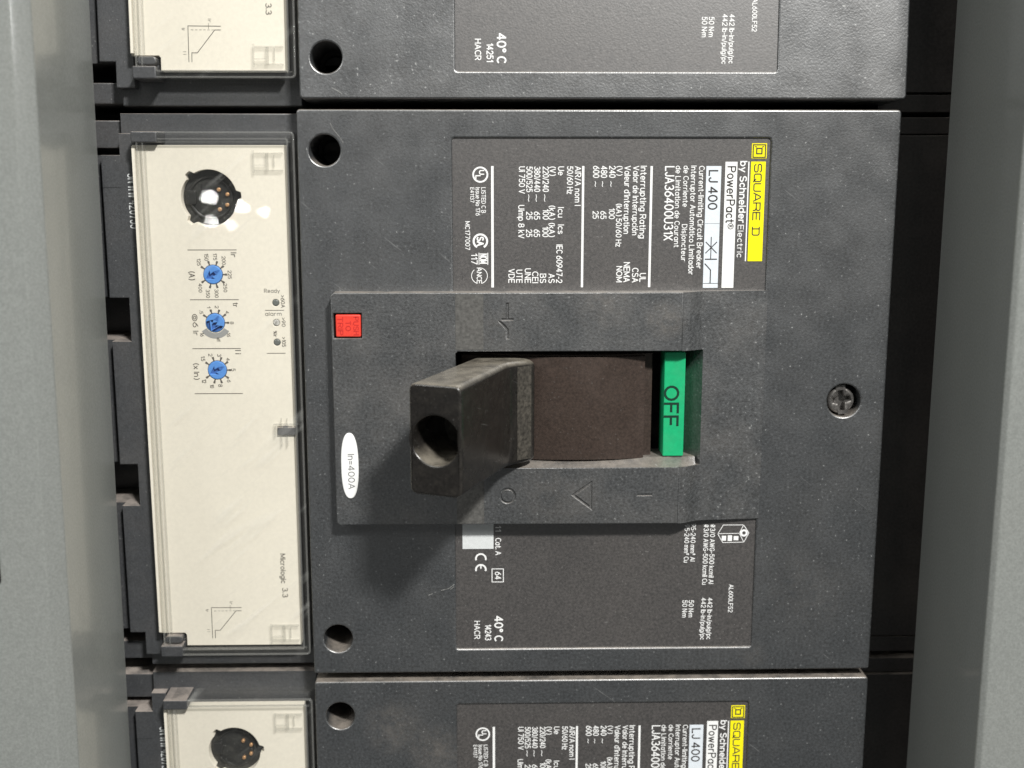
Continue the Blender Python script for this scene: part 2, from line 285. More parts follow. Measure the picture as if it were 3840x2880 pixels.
class MB:
    def __init__(s): s.v = []; s.f = []
    def add(s, vs, fs):
        o = len(s.v); s.v += [tuple(p) for p in vs]; s.f += [tuple(i + o for i in f) for f in fs]
    def cap(s, loops, z, up=True):
        vs = [(x, y, z) for l in loops for x, y in l]
        tr = geometry.tessellate_polygon([[Vector((x, y, 0)) for x, y in l] for l in loops])
        fs = []
        for t in tr:
            a, b, c = (Vector(vs[i]) for i in t)
            nz = (b - a).cross(c - a).z
            if abs(nz) < 1e-12: continue
            fs.append(t if (nz > 0) == up else tuple(reversed(t)))
        s.add(vs, fs)
    def slab(s, loops, z0, z1, b=0.0, seg=2, bottom=False, rings=0):
        loops = [orient(l, i == 0) for i, l in enumerate(loops)]
        steps = [(0.0, z0)] + [(0.0, z0 + (z1 - b - z0) * (k + 1) / (rings + 1)) for k in range(rings)] + [(0.0, z1 - b)]
        if b > 0:
            for k in range(1, seg + 1):
                t = math.pi / 2 * k / seg
                steps.append((b * (1 - math.cos(t)), z1 - b + b * math.sin(t)))
        tops = []
        for l in loops:
            n = len(l); vs = []
            last = None
            for d, z in steps:
                last = offset(l, d) if d else list(l)
                vs += [(x, y, z) for x, y in last]
            fs = []
            for k in range(len(steps) - 1):
                for i in range(n):
                    j = (i + 1) % n
                    fs.append((k * n + i, k * n + j, (k + 1) * n + j, (k + 1) * n + i))
            s.add(vs, fs); tops.append(last)
        s.cap(tops, z1, True)
        if bottom: s.cap(loops, z0, False)
        return s
    def box(s, x0, y0, z0, x1, y1, z1, b=0.0): return s.slab([rect(x0, y0, x1, y1)], z0, z1, b, bottom=True)
    def ribbon(s, pts, w, z, dz=0.004):
        return s.stroke(pts, w / 2, z)
    def ring(s, cx, cy, ro, ri, z, n=32, a0=0, a1=360):
        vs = []; k = max(3, int(n * abs(a1 - a0) / 360))
        for i in range(k + 1):
            t = math.radians(a0 + (a1 - a0) * i / k)
            vs += [(cx + ri * math.cos(t), cy + ri * math.sin(t), z), (cx + ro * math.cos(t), cy + ro * math.sin(t), z)]
        s.add(vs, [(2 * i, 2 * i + 1, 2 * i + 3, 2 * i + 2) if a1 > a0 else (2 * i, 2 * i + 2, 2 * i + 3, 2 * i + 1) for i in range(k)])
        return s
    def prism_y(s, prof, y0, y1):
        prof = orient(prof, True); n = len(prof)
        vs = [(x, y0, z) for x, z in prof] + [(x, y1, z) for x, z in prof]
        fs = [((i + 1) % n, i, n + i, n + (i + 1) % n) for i in range(n)]
        s.add(vs, [tuple(reversed(f)) for f in fs])
        tr = geometry.tessellate_polygon([[Vector((x, z, 0)) for x, z in prof]])
        s.add(vs, [t for t in tr] + [tuple(i + n for i in reversed(t)) for t in tr])
        return s
    def text(s, body, xb, y0, length, cap, z, bold=0.0, horiz=False, lw=None):
        """lettering with its baseline along xb, reading down the panel (or along x when horiz)"""
        x = 0.0; strokes = []
        for ch in body:
            if ch == ' ': x += 0.34; continue
            for st in GL[ch]: strokes.append([(x + u, v) for u, v in st])
            x += _gw[ch] + 0.24
        sx = length / max(0.12, x - 0.24); sy = cap
        hw = (lw or cap * (0.125 + bold * 3.0)) / 2
        parts = []
        for st in strokes:                      # break strokes at sharp corners
            cur = [st[0]]
            for k in range(1, len(st)):
                cur.append(st[k])
                if k < len(st) - 1:
                    a, b = Vector(st[k]) - Vector(st[k - 1]), Vector(st[k + 1]) - Vector(st[k])
                    if a.length > 1e-6 and b.length > 1e-6 and a.angle(b) > math.radians(100): parts.append(cur); cur = [st[k]]
            parts.append(cur)
        for i, st in enumerate(parts):
            q = [(xb + u * sx, y0 + v * sy) for u, v in st] if horiz else [(xb + v * sy, y0 - u * sx) for u, v in st]
            s.stroke(q, hw, z + 0.003 * (i % 3))
        return s
    def stroke(s, pts, hw, z):
        l, r = stroke_strip(pts, hw); n = len(l)
        s.add([(p.x, p.y, z) for p in r] + [(p.x, p.y, z) for p in l], [(i, i + 1, n + i + 1, n + i) for i in range(n - 1)])
        return s
    def map(s, fn): s.v = [tuple(fn(*p)) for p in s.v]; return s
    def build(s, name, m, parent=None, angle=35, loc=(0, 0, 0), fix=False):
        me = bpy.data.meshes.new(name)
        me.from_pydata([W(*p) for p in s.v], [], s.f)
        if fix:
            b = bmesh.new(); b.from_mesh(me)
            bmesh.ops.remove_doubles(b, verts=b.verts, dist=1e-7)
            b.to_mesh(me); b.free()
        me.polygons.foreach_set("use_smooth", [True] * len(me.polygons))
        me.set_sharp_from_angle(angle=math.radians(angle))
        me.materials.append(m); me.update()
        o = bpy.data.objects.new(name, me); COL.objects.link(o)
        o.location = W(*loc)
        if parent: o.parent = parent
        return o

def thing(name, label, cat, loc, group=None):
    o = bpy.data.objects.new(name, None); COL.objects.link(o)
    o.empty_display_size = 0.02; o.location = W(*loc)
    o['label'] = label; o['category'] = cat
    if group: o['group'] = group
    return o

# ------------------------------------------------------------------ the setting behind the breakers
b = MB().box(-400, -400, -64, 420, 420, -60)
bw = b.build("back_wall", M['back']); bw['kind'] = 'structure'

def jamb_profile(x, zlow, side, far, c):
    s = side; t = 1.6; zt = 36.0; r = 0.9
    def fillet(p, q, w, rr, n=5):
        p, q, w = Vector(p), Vector(q), Vector(w); a = (p - q).normalized(); d = (w - q).normalized()
        half = math.acos(max(-1, min(1, a.dot(d)))) / 2; k = rr / math.tan(half)
        A, D = q + a * k, q + d * k; ce = q + (a + d).normalized() * (rr / math.sin(half))
        u, v = A - ce, D - ce; th = u.angle(v)
        return [tuple(ce + (u * math.sin((1 - f) * th) + v * math.sin(f * th)) / math.sin(th)) for f in (i / n for i in range(n + 1))]
    P = [(x, zlow), (x, zt - c), (x + s * c * 1.15, zt), (far, zt)]
    out = [P[0]] + fillet(P[0], P[1], P[2], r) + fillet(P[1], P[2], P[3], r) + [P[3]]
    out += [(far, zt - t), (x + s * (c * 1.15 + t * .4), zt - t), (x + s * t, zt - c - t * .4), (x + s * t, zlow)]
    return out
def trim(name, label, x, zlow, side, far, r):
    o = MB().prism_y(jamb_profile(x, zlow, side, far, r), -330, 330).build(name, M['enamel'], angle=20)
    o['label'] = label; o['category'] = "steel trim"; o['group'] = "grey steel trims of the opening"
    return o
left_trim = trim("enclosure_trim", "grey painted steel trim beside the cream faceplates, with a bright rounded edge", -48.25, -4, -1, -260, 3.0)
right_trim = trim("enclosure_trim", "grey painted steel trim beside the black gap, its return in shade", 155.75, -6, 1, 380, 1.0)
left_trim.rotation_euler = (0, math.radians(0.45), 0)
MB().slab([rrect(-80, -33, -61.5, -24, 1)], 36.05, 36.4, 0.2).build("latch_slot", M['black'], left_trim)

# ------------------------------------------------------------------ the circuit breaker (one model, three of them)
BR = thing("circuit_breaker", "whole dark grey circuit breaker in the middle, black handle out and green OFF flag showing", "circuit breaker", (0, 0, 0), "circuit breakers stacked in the board")

# cover with its screw holes, window and the two shallow label recesses
HOLES = [(6.35, 60.65, 3.65), (6.35, -60.65, 3.65)]
cv = MB()
loops = [rrect(0, -70, 142, 70, 0.8, 3), rrect(36.2, 27.0, 111.4, 63.5, 0.6, 2), rrect(36.2, -63.75, 111.4, -29.0, 0.6, 2), rect(36.6, -15.4, 97, 13.5)]
loops += [circ(x, y, r, 40) for x, y, r in HOLES] + [circ(131.9, 0.25, 4.15, 40)]
cv.slab(loops, -14, 0, 0.4, seg=3)
cover = cv.build("cover", M['cover'], BR)
for x, y, r in HOLES:
    MB().slab([circ(x + .3, y - .6, 3.0, 24), rect(x - 1.8, y - .95, x + 2.4, y - .3)], -20, -15.5, 0.4).build("corner_screw", M['black'], BR)
    MB().slab([circ(x, y, 3.9, 24)], -21, -17).build("screw_well", M['black'], cover)
# main screw: recessed pan head with cross slot
cross = [(-.45, -2.9), (.45, -2.9), (.6, -1.0), (1.1, -.6), (2.1, -.45), (2.1, .45), (.9, .6), (.5, 1.0), (.45, 2.9), (-.45, 2.9), (-.6, .9), (-1.0, .55), (-2.0, .45), (-2.0, -.45), (-1.0, -.7), (-.6, -1.0)]
def rotp(pts, a, cx, cy):
    c, s = math.cos(math.radians(a)), math.sin(math.radians(a)); return [(cx + x * c - y * s, cy + x * s + y * c) for x, y in pts]
scr = MB().slab([circ(131.55, 0.1, 3.35, 36), rotp(cross, 8, 131.7, 0.3)], -6, -1.2, 0.75, seg=4)
scr.slab([circ(131.55, 0.1, 3.0, 24)], -6, -3.2)
scr.build("cover_screw", M['steel'], BR)
MB().slab([circ(131.9, 0.25, 4.6, 28)], -9, -6.5).build("screw_well", M['black'], cover)

SCRATCHES = []
for q in ([(32.54, -48.01), (34.21, -47.6), (35.77, -46.49)], [(29.24, -49.26), (30.32, -48.84)], [(7.9, 66.83), (8.36, 65.61), (10.05, 63.6), (10.76, 62.38)], [(34.88, -47.75), (35.69, -47.05)], [(29.66, -36.5), (30.45, -37.2)]):
    SCRATCHES.append(MB().stroke(q, 0.07, 0.012).build("scratch_mark", M['scratch'], cover))
# rating labels in their recesses
UP = MB().slab([rect(36.0, 26.8, 111.6, 63.7)], -1.2, -0.5).build("rating_label", M['label'], BR)
LO = MB().slab([rect(36.0, -63.95, 111.6, -28.8)], -1.2, -0.5).build("rating_label", M['label'], BR)
ZP = -0.45
T_UP = [
    ('Current-limiting Circuit Breaker', 94.66, 56.97, 24.18, 1.2), ('Interruptor Automático Limitador', 92.77, 57.01, 25.67, 1.2),
    ('de Corriente', 90.99, 57.01, 9.51, 1.15), ('Disjoncteur', 90.94, 43.26, 8.68, 1.15), ('de Limitation de Courant', 89.13, 57.01, 19.09, 1.15),
    ('Interrupting Rating', 80.80, 56.96, 16.9, 1.36), ('Valor de Interrupción', 79.03, 56.96, 16.13, 1.28), ("Valeur d'interruption", 76.99, 56.96, 15.81, 1.32),
    ('(V)', 75.16, 56.96, 2.12, 1.23), ('(kA) 50/60 Hz', 75.15, 48.12, 10.07, 1.24), ('240', 73.37, 56.96, 2.63, 1.36), ('100', 73.42, 47.10, 2.46, 1.28),
    ('480', 71.38, 56.96, 2.63, 1.36), ('65', 71.40, 46.39, 1.74, 1.28), ('600', 69.53, 56.96, 2.63, 1.36), ('25', 69.57, 46.39, 1.68, 1.28),
    ('~', 73.3, 53.41, 1.22, 1.0), ('~', 71.3, 53.41, 1.22, 1.0), ('~', 69.6, 53.41, 1.22, 1.0),
    ('UL', 81.06, 31.59, 1.99, 1.38), ('CSA', 79.23, 32.85, 3.34, 1.38), ('NEMA', 77.17, 34.21, 4.63, 1.38), ('NOM', 75.42, 33.27, 3.69, 1.30),
    ('AIR/A nom I', 65.25, 56.88, 9.09, 1.3), ('50/60 Hz', 63.37, 56.88, 6.33, 1.3), ('Ue', 61.24, 56.82, 1.92, 1.31), ('(V)', 59.26, 56.82, 2.02, 1.31),
    ('220/240', 57.63, 56.82, 5.77, 1.31), ('380/440', 55.60, 56.82, 5.77, 1.31), ('500/525', 53.75, 56.82, 5.83, 1.31), ('Ui 750 V', 51.98, 56.82, 6.17, 1.31),
    ('Icu', 61.27, 47.28, 2.25, 1.32), ('(kA)', 59.18, 47.69, 3.17, 1.32), ('100', 57.67, 46.88, 2.35, 1.32), ('65', 55.57, 46.26, 1.74, 1.32),
    ('25', 53.75, 46.26, 1.74, 1.32), ('Uimp 8 kV', 51.85, 47.80, 7.69, 1.32), ('Ics', 61.30, 43.19, 2.06, 1.33), ('(kA)', 59.14, 43.60, 3.19, 1.32),
    ('100', 57.61, 42.78, 2.37, 1.32), ('65', 55.54, 42.06, 1.65, 1.33), ('25', 53.72, 42.06, 1.65, 1.32), ('IEC 60947-2', 60.98, 38.45, 9.04, 1.33),
    ('AS', 59.13, 31.50, 2.09, 1.34), ('BS', 57.08, 31.50, 2.09, 1.33), ('CEI', 55.21, 32.03, 2.61, 1.33), ('UNE', 53.43, 32.76, 3.34, 1.33),
    ('UTE', 51.39, 32.45, 3.02, 1.33), ('VDE', 49.52, 32.66, 3.23, 1.33), ('~', 57.6, 50.34, 1.63, 1.0), ('~', 55.6, 50.34, 1.63, 1.0), ('~', 53.8, 50.34, 1.63, 1.0),
    ('LISTED C B', 43.08, 51.97, 5.90, 0.94), ('Issue No 176', 41.72, 51.97, 6.51, 0.94), ('E41137', 40.43, 51.97, 3.45, 0.85), ('MC177007', 39.19, 44.02, 6.68, 1.03),
    ('117', 40.59, 36.41, 2.49, 1.37), ('ANCE', 41.9, 33.0, 3.7, 1.1)]
ph, pa, pb, p = MB(), MB(), MB(), MB()
for a in T_UP: (ph if a[1] > 85 else pa if a[1] > 67.5 else pb if a[1] > 45.5 else p).text(*a, ZP, 0.010)
ph.text('LJA36400U31X', 86.66, 56.85, 17.26, 2.01, ZP, 0.008)
ph.text('by Schneider', 104.45, 58.06, 14.34, 1.5, ZP, 0.022); ph.text('Electric', 104.35, 43.1, 7.6, 1.3, ZP, 0.004)
for q, x0, x1 in ((pa, 83.06, 83.62), (pb, 66.86, 67.4), (p, 45.34, 45.94)):
    q.add([(x0, 28.3, ZP), (x1, 28.3, ZP), (x1, 57.0, ZP), (x0, 57.0, ZP)], [(0, 1, 2, 3)])
ph.add([(106.27, 34.5, ZP), (106.56, 34.5, ZP), (106.56, 58.05, ZP), (106.27, 58.05, ZP)], [(0, 1, 2, 3)])
# the round and square approval marks
p.ring(42.8, 55.0, 1.88, 1.48, ZP); p.text('U', 42.6, 55.95, 0.85, 1.05, ZP, lw=0.26); p.text('L', 41.75, 54.75, 0.7, 1.05, ZP, lw=0.26)
p.ring(42.75, 39.35, 1.85, 1.38, ZP, 36, -60, 240)
p.text('SA', 42.0, 40.3, 1.95, 1.45, ZP, lw=0.34)
p.ribbon([(42.4, 36.55), (42.4, 33.8)], 0.18, ZP + .01).ribbon([(44.5, 36.55), (44.5, 33.8)], 0.2, ZP + .01); p.text('NOM', 42.65, 36.3, 2.2, 1.6, ZP, lw=0.24)
p.ring(42.5, 31.1, 1.98, 1.82, ZP, 36, 100, -75); p.ring(42.5, 31.1, 1.98, 1.82, ZP, 36, 130, 255)
ph.build("heading_lettering", M['white'], UP); pa.build("rating_table", M['white'], UP); pb.build("rating_table", M['white'], UP); p.build("approval_marks", M['white'], UP)
pl = lambda name, m, x0, y0, x1, y1, par: MB().slab([rect(x0, y0, x1, y1)], -0.52, -0.40).build(name, m, par)
pl("yellow_block", M['yellow'], 106.92, 34.5, 110.42, 58.05, UP)
pl("emblem", M['yellow'], 106.98, 58.8, 110.55, 62.3, UP)
pl("white_block", M['white'], 100.84, 28.1, 103.7, 58.0, UP)
pl("blue_grey_block", M['pale'], 96.32, 28.1, 99.9, 57.0, UP)
ZI = -0.37
ik = MB()
# wide squarish lettering drawn as strokes: x across the letter height, y down the word
def stroke_word(mb, letters, xb, y0, cap, w, adv, lw, gap):
    y = y0
    for ch in letters:
        if ch == ' ': y -= gap; continue
        for st in STROKES[ch]:
            mb.ribbon([(xb + v * cap, y - u * w) for u, v in st], lw, ZI)
        y -= adv
STROKES = {
    'S': [[(1, .82), (.85, 1), (.15, 1), (0, .85), (0, .62), (.15, .52), (.85, .5), (1, .38), (1, .15), (.85, 0), (.15, 0), (0, .18)]],
    'Q': [[(.15, 0), (0, .15), (0, .85), (.15, 1), (.85, 1), (1, .85), (1, .15), (.85, 0), (.15, 0)], [(.65, .25), (1.05, -.12)]],
    'U': [[(0, 1), (0, .15), (.15, 0), (.85, 0), (1, .15), (1, 1)]],
    'A': [[(-.05, 0), (.42, 1), (.58, 1), (1.05, 0)], [(.2, .3), (.8, .3)]],
    'R': [[(0, 0), (0, 1), (.85, 1), (1, .88), (1, .6), (.85, .45), (0, .45)], [(.7, .45), (1, .3), (1, 0)]],
    'E': [[(1, 1), (0, 1), (0, 0), (1, 0)], [(0, .5), (.9, .5)]],
    'D': [[(-.1, 1), (.85, 1), (1, .85), (1, .15), (.85, 0), (-.1, 0)], [(.15, 1), (.15, 0)]]}
stroke_word(ik, "SQUARE D", 107.8, 57.4, 1.65, 1.75, 2.26, 0.26, 1.35)
ik.text('PowerPact', 101.42, 56.85, 13.1, 1.85, ZI, 0.012); ik.text('®', 101.9, 43.5, 1.3, 1.3, ZI)
ik.text('LJ 400', 97.06, 55.92, 9.01, 2.02, ZI, 0.014)
ik.ribbon([(98.0, 40.3), (98.0, 35.0)], 0.2, ZI + .01); ik.ribbon([(96.75, 39.1), (99.35, 36.5)], 0.22, ZI + .02); ik.ribbon([(99.35, 39.1), (96.75, 36.5)], 0.22, ZI + .03)
ik.ribbon([(96.7, 35.0), (99.45, 35.0)], 0.26, ZI + .02); ik.ribbon([(96.65, 33.9), (98.05, 32.4), (98.05, 29.3)], 0.26, ZI); ik.ribbon([(96.4, 29.2), (99.85, 29.2)], 0.12, ZI + .02); ik.ribbon([(96.4, 43.5), (99.85, 43.5)], 0.06, ZI)
# square emblem: outlined square with a D-like ring inside
for (h, lw) in ((1.45, .26), (0.62, .30)):
    cx, cy = 108.77, 60.5
    ik.ribbon([(cx - h, cy - h), (cx + h, cy - h), (cx + h, cy + h), (cx - h, cy + h), (cx - h, cy - h)], lw, ZI)
ik.ribbon([(107.75, 61.55), (108.15, 61.45)], 0.2, ZI + .01).ribbon([(109.4, 61.45), (109.8, 61.55)], 0.2, ZI + .01)
ik.build("dark_lettering", M['ink'], UP, fix=False)

T_LO = [('#3/0 AWG-500 kcmil Al', 100.09, -31.34, 15.55, 1.12), ('#3/0 AWG-500 kcmil Cu', 98.46, -31.33, 15.76, 1.12), ('95-240 mm² Al', 95.23, -31.20, 9.69, 1.1),
    ('95-240 mm² Cu', 93.65, -31.40, 9.80, 1.1), ('442 lb-in/pulg/pc', 100.02, -50.75, 11.02, 1.1), ('442 lb-in/pulg/pc', 98.38, -50.73, 11.13, 1.1),
    ('50 N•m', 95.21, -51.35, 4.41, 1.15), ('50 N•m', 93.60, -51.34, 4.48, 1.15), ('AL600LF52', 105.30, -47.25, 7.30, 1.05),
    ('11', 46.22, -31.3, 1.4, 1.3), ('Cat. A', 46.22, -34.6, 4.3, 1.3), ('64', 46.10, -43.44, 1.83, 1.39), ('HACR', 40.82, -56.47, 4.65, 1.33)]
p, pq = MB(), MB()
for a in T_LO: (p if a[1] > 90 else pq).text(*a, ZP, 0.010)
pq.text('40° C', 45.99, -55.22, 6.52, 1.93, ZP, 0.02)
pq.ribbon([(45.3, -42.6), (48.15, -42.6), (48.15, -46.05), (45.3, -46.05), (45.3, -42.6)], 0.2, ZP)
# conformity mark: two open arcs
pq.ring(42.5, -39.9, 1.45, 1.02, ZP, 36, -18, 198); pq.ring(42.5, -42.75, 1.45, 1.02, ZP, 36, -18, 198); pq.ribbon([(42.5, -41.5), (42.5, -42.4)], 0.34, ZP + .01)
# terminal lug drawing
hexo = [(101.97, -33.8), (103.3, -31.5), (108.4, -31.5), (109.8, -33.6), (108.6, -36.0), (103.3, -36.1), (101.97, -33.8)]
p.ribbon(hexo, 0.16, ZP).ribbon([(102.0, -33.75), (107.4, -33.7), (108.4, -31.5)], 0.16, ZP).ribbon([(107.4, -33.7), (108.6, -36.0)], 0.16, ZP)
p.ring(108.55, -33.6, 0.95, 0.45, ZP + .01, 20)
for x0, y0, x1, y1 in ((103.0, -35.6, 104.1, -34.3), (104.5, -35.7, 105.6, -34.2), (106.0, -35.5, 107.2, -34.4)):
    p.add([(x0, y0, ZP), (x1, y0, ZP), (x1, y1, ZP), (x0, y1, ZP)], [(0, 1, 2, 3)])
p.build("terminal_data", M['white'], LO); pq.build("marking_lettering", M['white'], LO)
MID_DATE = MB().text('14243', 43.56, -57.43, 4.10, 1.41, ZP, 0.012).build("date_code", M['white'], LO, fix=False)
MB().slab([rect(37.95, -37.3, 45.7, -28.9)], -0.55, -0.38).build("blank_sticker", M['greysticker'], LO)

# raised collar round the window
cl = MB()
cshape = [(7.3, -28.9), (8.0, -29.5), (91, -29.6), (91, -15.3), (37.2, -15.3), (36.7, -14.8), (36.7, 12.9), (37.2, 13.4), (91, 13.4), (91, 27.5), (8.0, 27.5), (7.3, 26.8)]
seg = lambda a, b2, w: None
Ticon = [(48.9, 25.0), (48.9, 21.3), (47.8, 21.3), (47.8, 20.9), (50.45, 20.9), (50.45, 21.3), (49.3, 21.3), (49.3, 25.0)]
Kicon = [(47.2, 20.55), (47.65, 20.6), (49.35, 18.8), (49.35, 16.5), (48.95, 16.5), (48.95, 18.6)]
Oring = circ(49.15, -22.3, 1.9, 24); Oin = circ(49.15, -22.3, 1.5, 24)
Tri = [(64.9, -22.2), (69.75, -18.8), (69.75, -25.9)]; Tin = [(65.75, -22.2), (69.35, -19.6), (69.35, -25.0)]
Ibar = rect(81.0, -22.5, 84.5, -22.1)
RB = rect(7.85, 16.7, 14.5, 22.7)
cl.slab([cshape, Ticon, Kicon, Oring, Tri, Ibar, RB], -0.4, 4.0, 0.22, seg=2)
cl.slab([Oin], 3.4, 4.0, 0.1).slab([Tin], 3.4, 4.0, 0.1)
inner = [(15.2, -29.0), (90.7, -29.0), (90.7, -15.6), (36.4, -15.6), (36.4, 13.7), (90.7, 13.7), (90.7, 27.0), (15.2, 27.0)]
cl.cap([orient(inner, True)], 3.7)
# the sloping right end of the collar
def zr(x):
    t = max(0, min(1, (x - 91) / 6.5)); t = t * t * (3 - 2 * t)
    return 4.0 + (1.35 - 4.0) * t if x < 97.5 else 1.35 - (x - 97.5) * (1.2 / 14.5)
xs = [91 + .0, 91.8, 92.8, 93.8, 94.8, 95.8, 96.5, 97.5, 100, 104, 108, 112]
for i in range(len(xs) - 1):
    x0, x1 = xs[i], xs[i + 1]; z0, z1 = zr(x0) - (0.02 if i == 0 else 0), zr(x1)
    bands = [(-29.6, -15.3), (13.4, 27.5)] if x1 <= 96.5 else [(-29.6, 27.5)]
    for y0, y1 in bands:
        cl.add([(x0, y0, z0), (x1, y0, z1), (x1, y1, z1), (x0, y1, z0)], [(0, 1, 2, 3)])
    for y, s in ((-29.6, 1), (27.5, -1)):
        q = [(x0, y, -0.4), (x1, y, -0.4), (x1, y, z1), (x0, y, z0)]
        cl.add(q, [(0, 1, 2, 3) if s > 0 else (3, 2, 1, 0)])
    if x1 <= 96.5:
        for y, s in ((-15.3, -1), (13.4, 1)):
            q = [(x0, y, -12), (x1, y, -12), (x1, y, z1), (x0, y, z0)]
            cl.add(q, [(0, 1, 2, 3) if s > 0 else (3, 2, 1, 0)])
collar = cl.build("collar", M['collar'], BR)
# window well: lower and upper walls, sloped right wall, dark floor
wl = MB()
wl.add([(36.7, -15.3, -12), (91, -15.3, -12), (91, -15.3, -0.4), (36.7, -15.3, -0.4)], [(3, 2, 1, 0)])
wl.add([(36.7, 13.4, -12), (91, 13.4, -12), (91, 13.4, -0.4), (36.7, 13.4, -0.4)], [(0, 1, 2, 3)])
wl.add([(36.7, -15.3, -12), (36.7, 13.4, -12), (36.7, 13.4, -0.4), (36.7, -15.3, -0.4)], [(0, 1, 2, 3)])
wl.add([(96.5, -15.3, zr(96.5)), (96.5, 13.4, zr(96.5)), (93.0, 13.4, -4.5), (93.0, -15.3, -4.5)], [(0, 1, 2, 3)])
cx_ = [36.7, 91.0, 91.8, 92.8, 93.8, 94.8, 95.4]
for i in range(len(cx_) - 1):
    x0, x1 = cx_[i], cx_[i + 1]
    wl.add([(x0, -13.55, .4), (x1, -13.55, .4), (x1, -15.32, zr(x1) - .25), (x0, -15.32, zr(x0) - .25)], [(0, 1, 2, 3)])
    wl.add([(x0, -13.55, -8), (x1, -13.55, -8), (x1, -13.55, .4), (x0, -13.55, .4)], [(3, 2, 1, 0)])
wl.build("window_well", M['collar'], BR)
MB().slab([rect(36, -16, 97, 14)], -16, -12.5).build("well_floor", M['black'], BR)
MB().slab([rect(36.75, 13.9, 43.4, 27.2)], 3.9, 4.05).build("faded_strip", M['tape'], collar)
MB().slab([rect(36.75, -29.35, 43.4, -15.8)], 3.9, 4.05).build("faded_strip", M['tape'], collar)

# trip button and rating badge
MB().slab([rect(7.7, 16.5, 14.6, 22.9)], 1.5, 2.2).build("button_well", M['black'], BR)
tb = MB().slab([rrect(8.35, 17.0, 14.3, 22.35, 0.35, 3)], 2, 4.1, 0.3, seg=3).build("trip_button", M['red'], BR)
p = MB()
for s_, xb, ln in (('PUSH', 12.6, 4.2), ('TO', 10.75, 2.2), ('TRIP', 8.9, 4.2)): p.text(s_, xb, 19.7 + ln / 2, ln, 1.15, 4.14, 0.02)
p.build("moulded_lettering", M['darkred'], tb, fix=False)
ov = [(10.87 + 2.12 * math.copysign(abs(math.cos(t)) ** .85, math.cos(t)), -14.55 + 8.2 * math.copysign(abs(math.sin(t)) ** .80, math.sin(t))) for t in (2 * math.pi * k / 48 for k in range(48))]
bd = MB().slab([ov], 3.9, 4.35, 0.25, seg=3).build("rating_badge", M['badge'], BR)
MB().text('In=400A', 10.5, -11.6, 8.6, 1.45, 4.38, 0.004).build("lettering", M['badgeink'], bd, fix=False)

# switching handle: leaning paddle with a round bore in its end
th = math.radians(22.3)
d_ = (-math.sin(th), math.cos(th)); p_ = (math.cos(th), math.sin(th))
E0 = (32.9, -1.15, 34.6)
def hmap(u, v, w):
    k = -w / 34.0
    u *= 1 - 0.08 * k; v *= 1 + 0.02 * k
    if w < -29.5 and u > 0: u += 3.2 * min(1.2, (-29.5 - w) / 5.5) ** 1.25 * (u / 6)
    return (E0[0] + u * p_[0] + w * d_[0], E0[1] + v, E0[2] + u * p_[1] + w * d_[1])
h = MB().slab([rrect(-6.15, -12.4, 6.15, 12.4, 1.7, 6)], -37, 0, 0.8, seg=4, rings=16)
h.v = []; h.f = []
h.slab([rrect(-6.15, -12.4, 6.15, 12.4, 1.7, 6), [(5.6 * x, 5.5 * y) for x, y in circ(0, 0, 1, 44)]], -37, 0, 0.6, seg=4, rings=30)
h.slab([circ(0, 0, 5.9, 32)], -19, -17)
handle = h.map(hmap).build("handle", M['handle'], BR, angle=40)
root = MB()
rv = [-12.0 + 24.0 * k / 12 for k in range(13)]
prof = [-32.0 - 0.9 * k for k in range(5)]
vs = [tuple(Vector(hmap(6.15, v, w)) + Vector((.05, 0, .05))) for w in prof for v in [q * 0.93 for q in rv]]
root.add(vs, [(i * 13 + j, (i + 1) * 13 + j, (i + 1) * 13 + j + 1, i * 13 + j + 1) for i in range(4) for j in range(12)])
root.build("handle_root", M['dusty'], BR)  # dust, plus the fillet's lit tone painted into the colour
# curved shutter that travels with the handle
def arc(x0, x1, Rr, y0, y1, zc=-46.5, xc=66.0, n=24, thick=3.0):
    mb = MB(); prof = []
    for k in range(n + 1):
        x = x0 + (x1 - x0) * k / n; prof.append((x, zc + math.sqrt(Rr * Rr - (x - xc) ** 2)))
    prof += [(x1, prof[-1][1] - thick), (x0, prof[0][1] - thick)]
    return mb.prism_y(prof, y0, y1)
arc(38, 82.6, 80, -13.75, 11.6, zc=-77.6).build("curved_shutter", M['sector'], BR)
arc(40, 84.7, 78.2, -14.0, 12.0, zc=-77.6, thick=4).build("lower_shutter", M['sector'], BR)
fl = MB().slab([rrect(87.35, -13.35, 92.5, 12.6, 0.3, 2)], -6, 0.8, 0.25).build("position_flag", M['green'], BR)
MB().text('OFF', 87.6, 4.1, 9.7, 3.25, 0.84, lw=0.58).build("lettering", M['darkgreen'], fl, fix=False)

# trip unit on the left: case, cream setting panel, clear cover
case = MB().slab([rect(-43.3, -70.9, -0.7, 69.3)], -40, -8.6, 0.3).build("trip_unit_case", M['house'], BR)
sh = MB()
sh.slab([rect(-60, -70.2, -43.35, -65.3)], -40, -11, 0.3); sh.slab([rect(-60, -61.0, -43.35, 67.7)], -40, -22); sh.slab([rect(-60, 61.2, -43.35, 67.7)], -40, -11, 0.3)
comb = [(-39.5, -67.0), (-39.5, 64.6), (-43.2, 64.6), (-43.2, 59.5), (-47.7, 59.5), (-47.7, 25.3), (-43.0, 25.3), (-43.0, 14.6), (-47.7, 14.6), (-47.7, -16.5), (-43.3, -16.5), (-43.3, -27.2),
        (-47.7, -27.2), (-47.7, -61.0), (-43.9, -61.0), (-43.9, -67.0)]
sh.slab([comb], -20, -6, 0.25)
for y0, y1 in ((25.3, 59.5), (-16.5, 14.6), (-61.0, -27.2)): sh.slab([rect(-60, y0, -47.7, y1)], -40, -9)
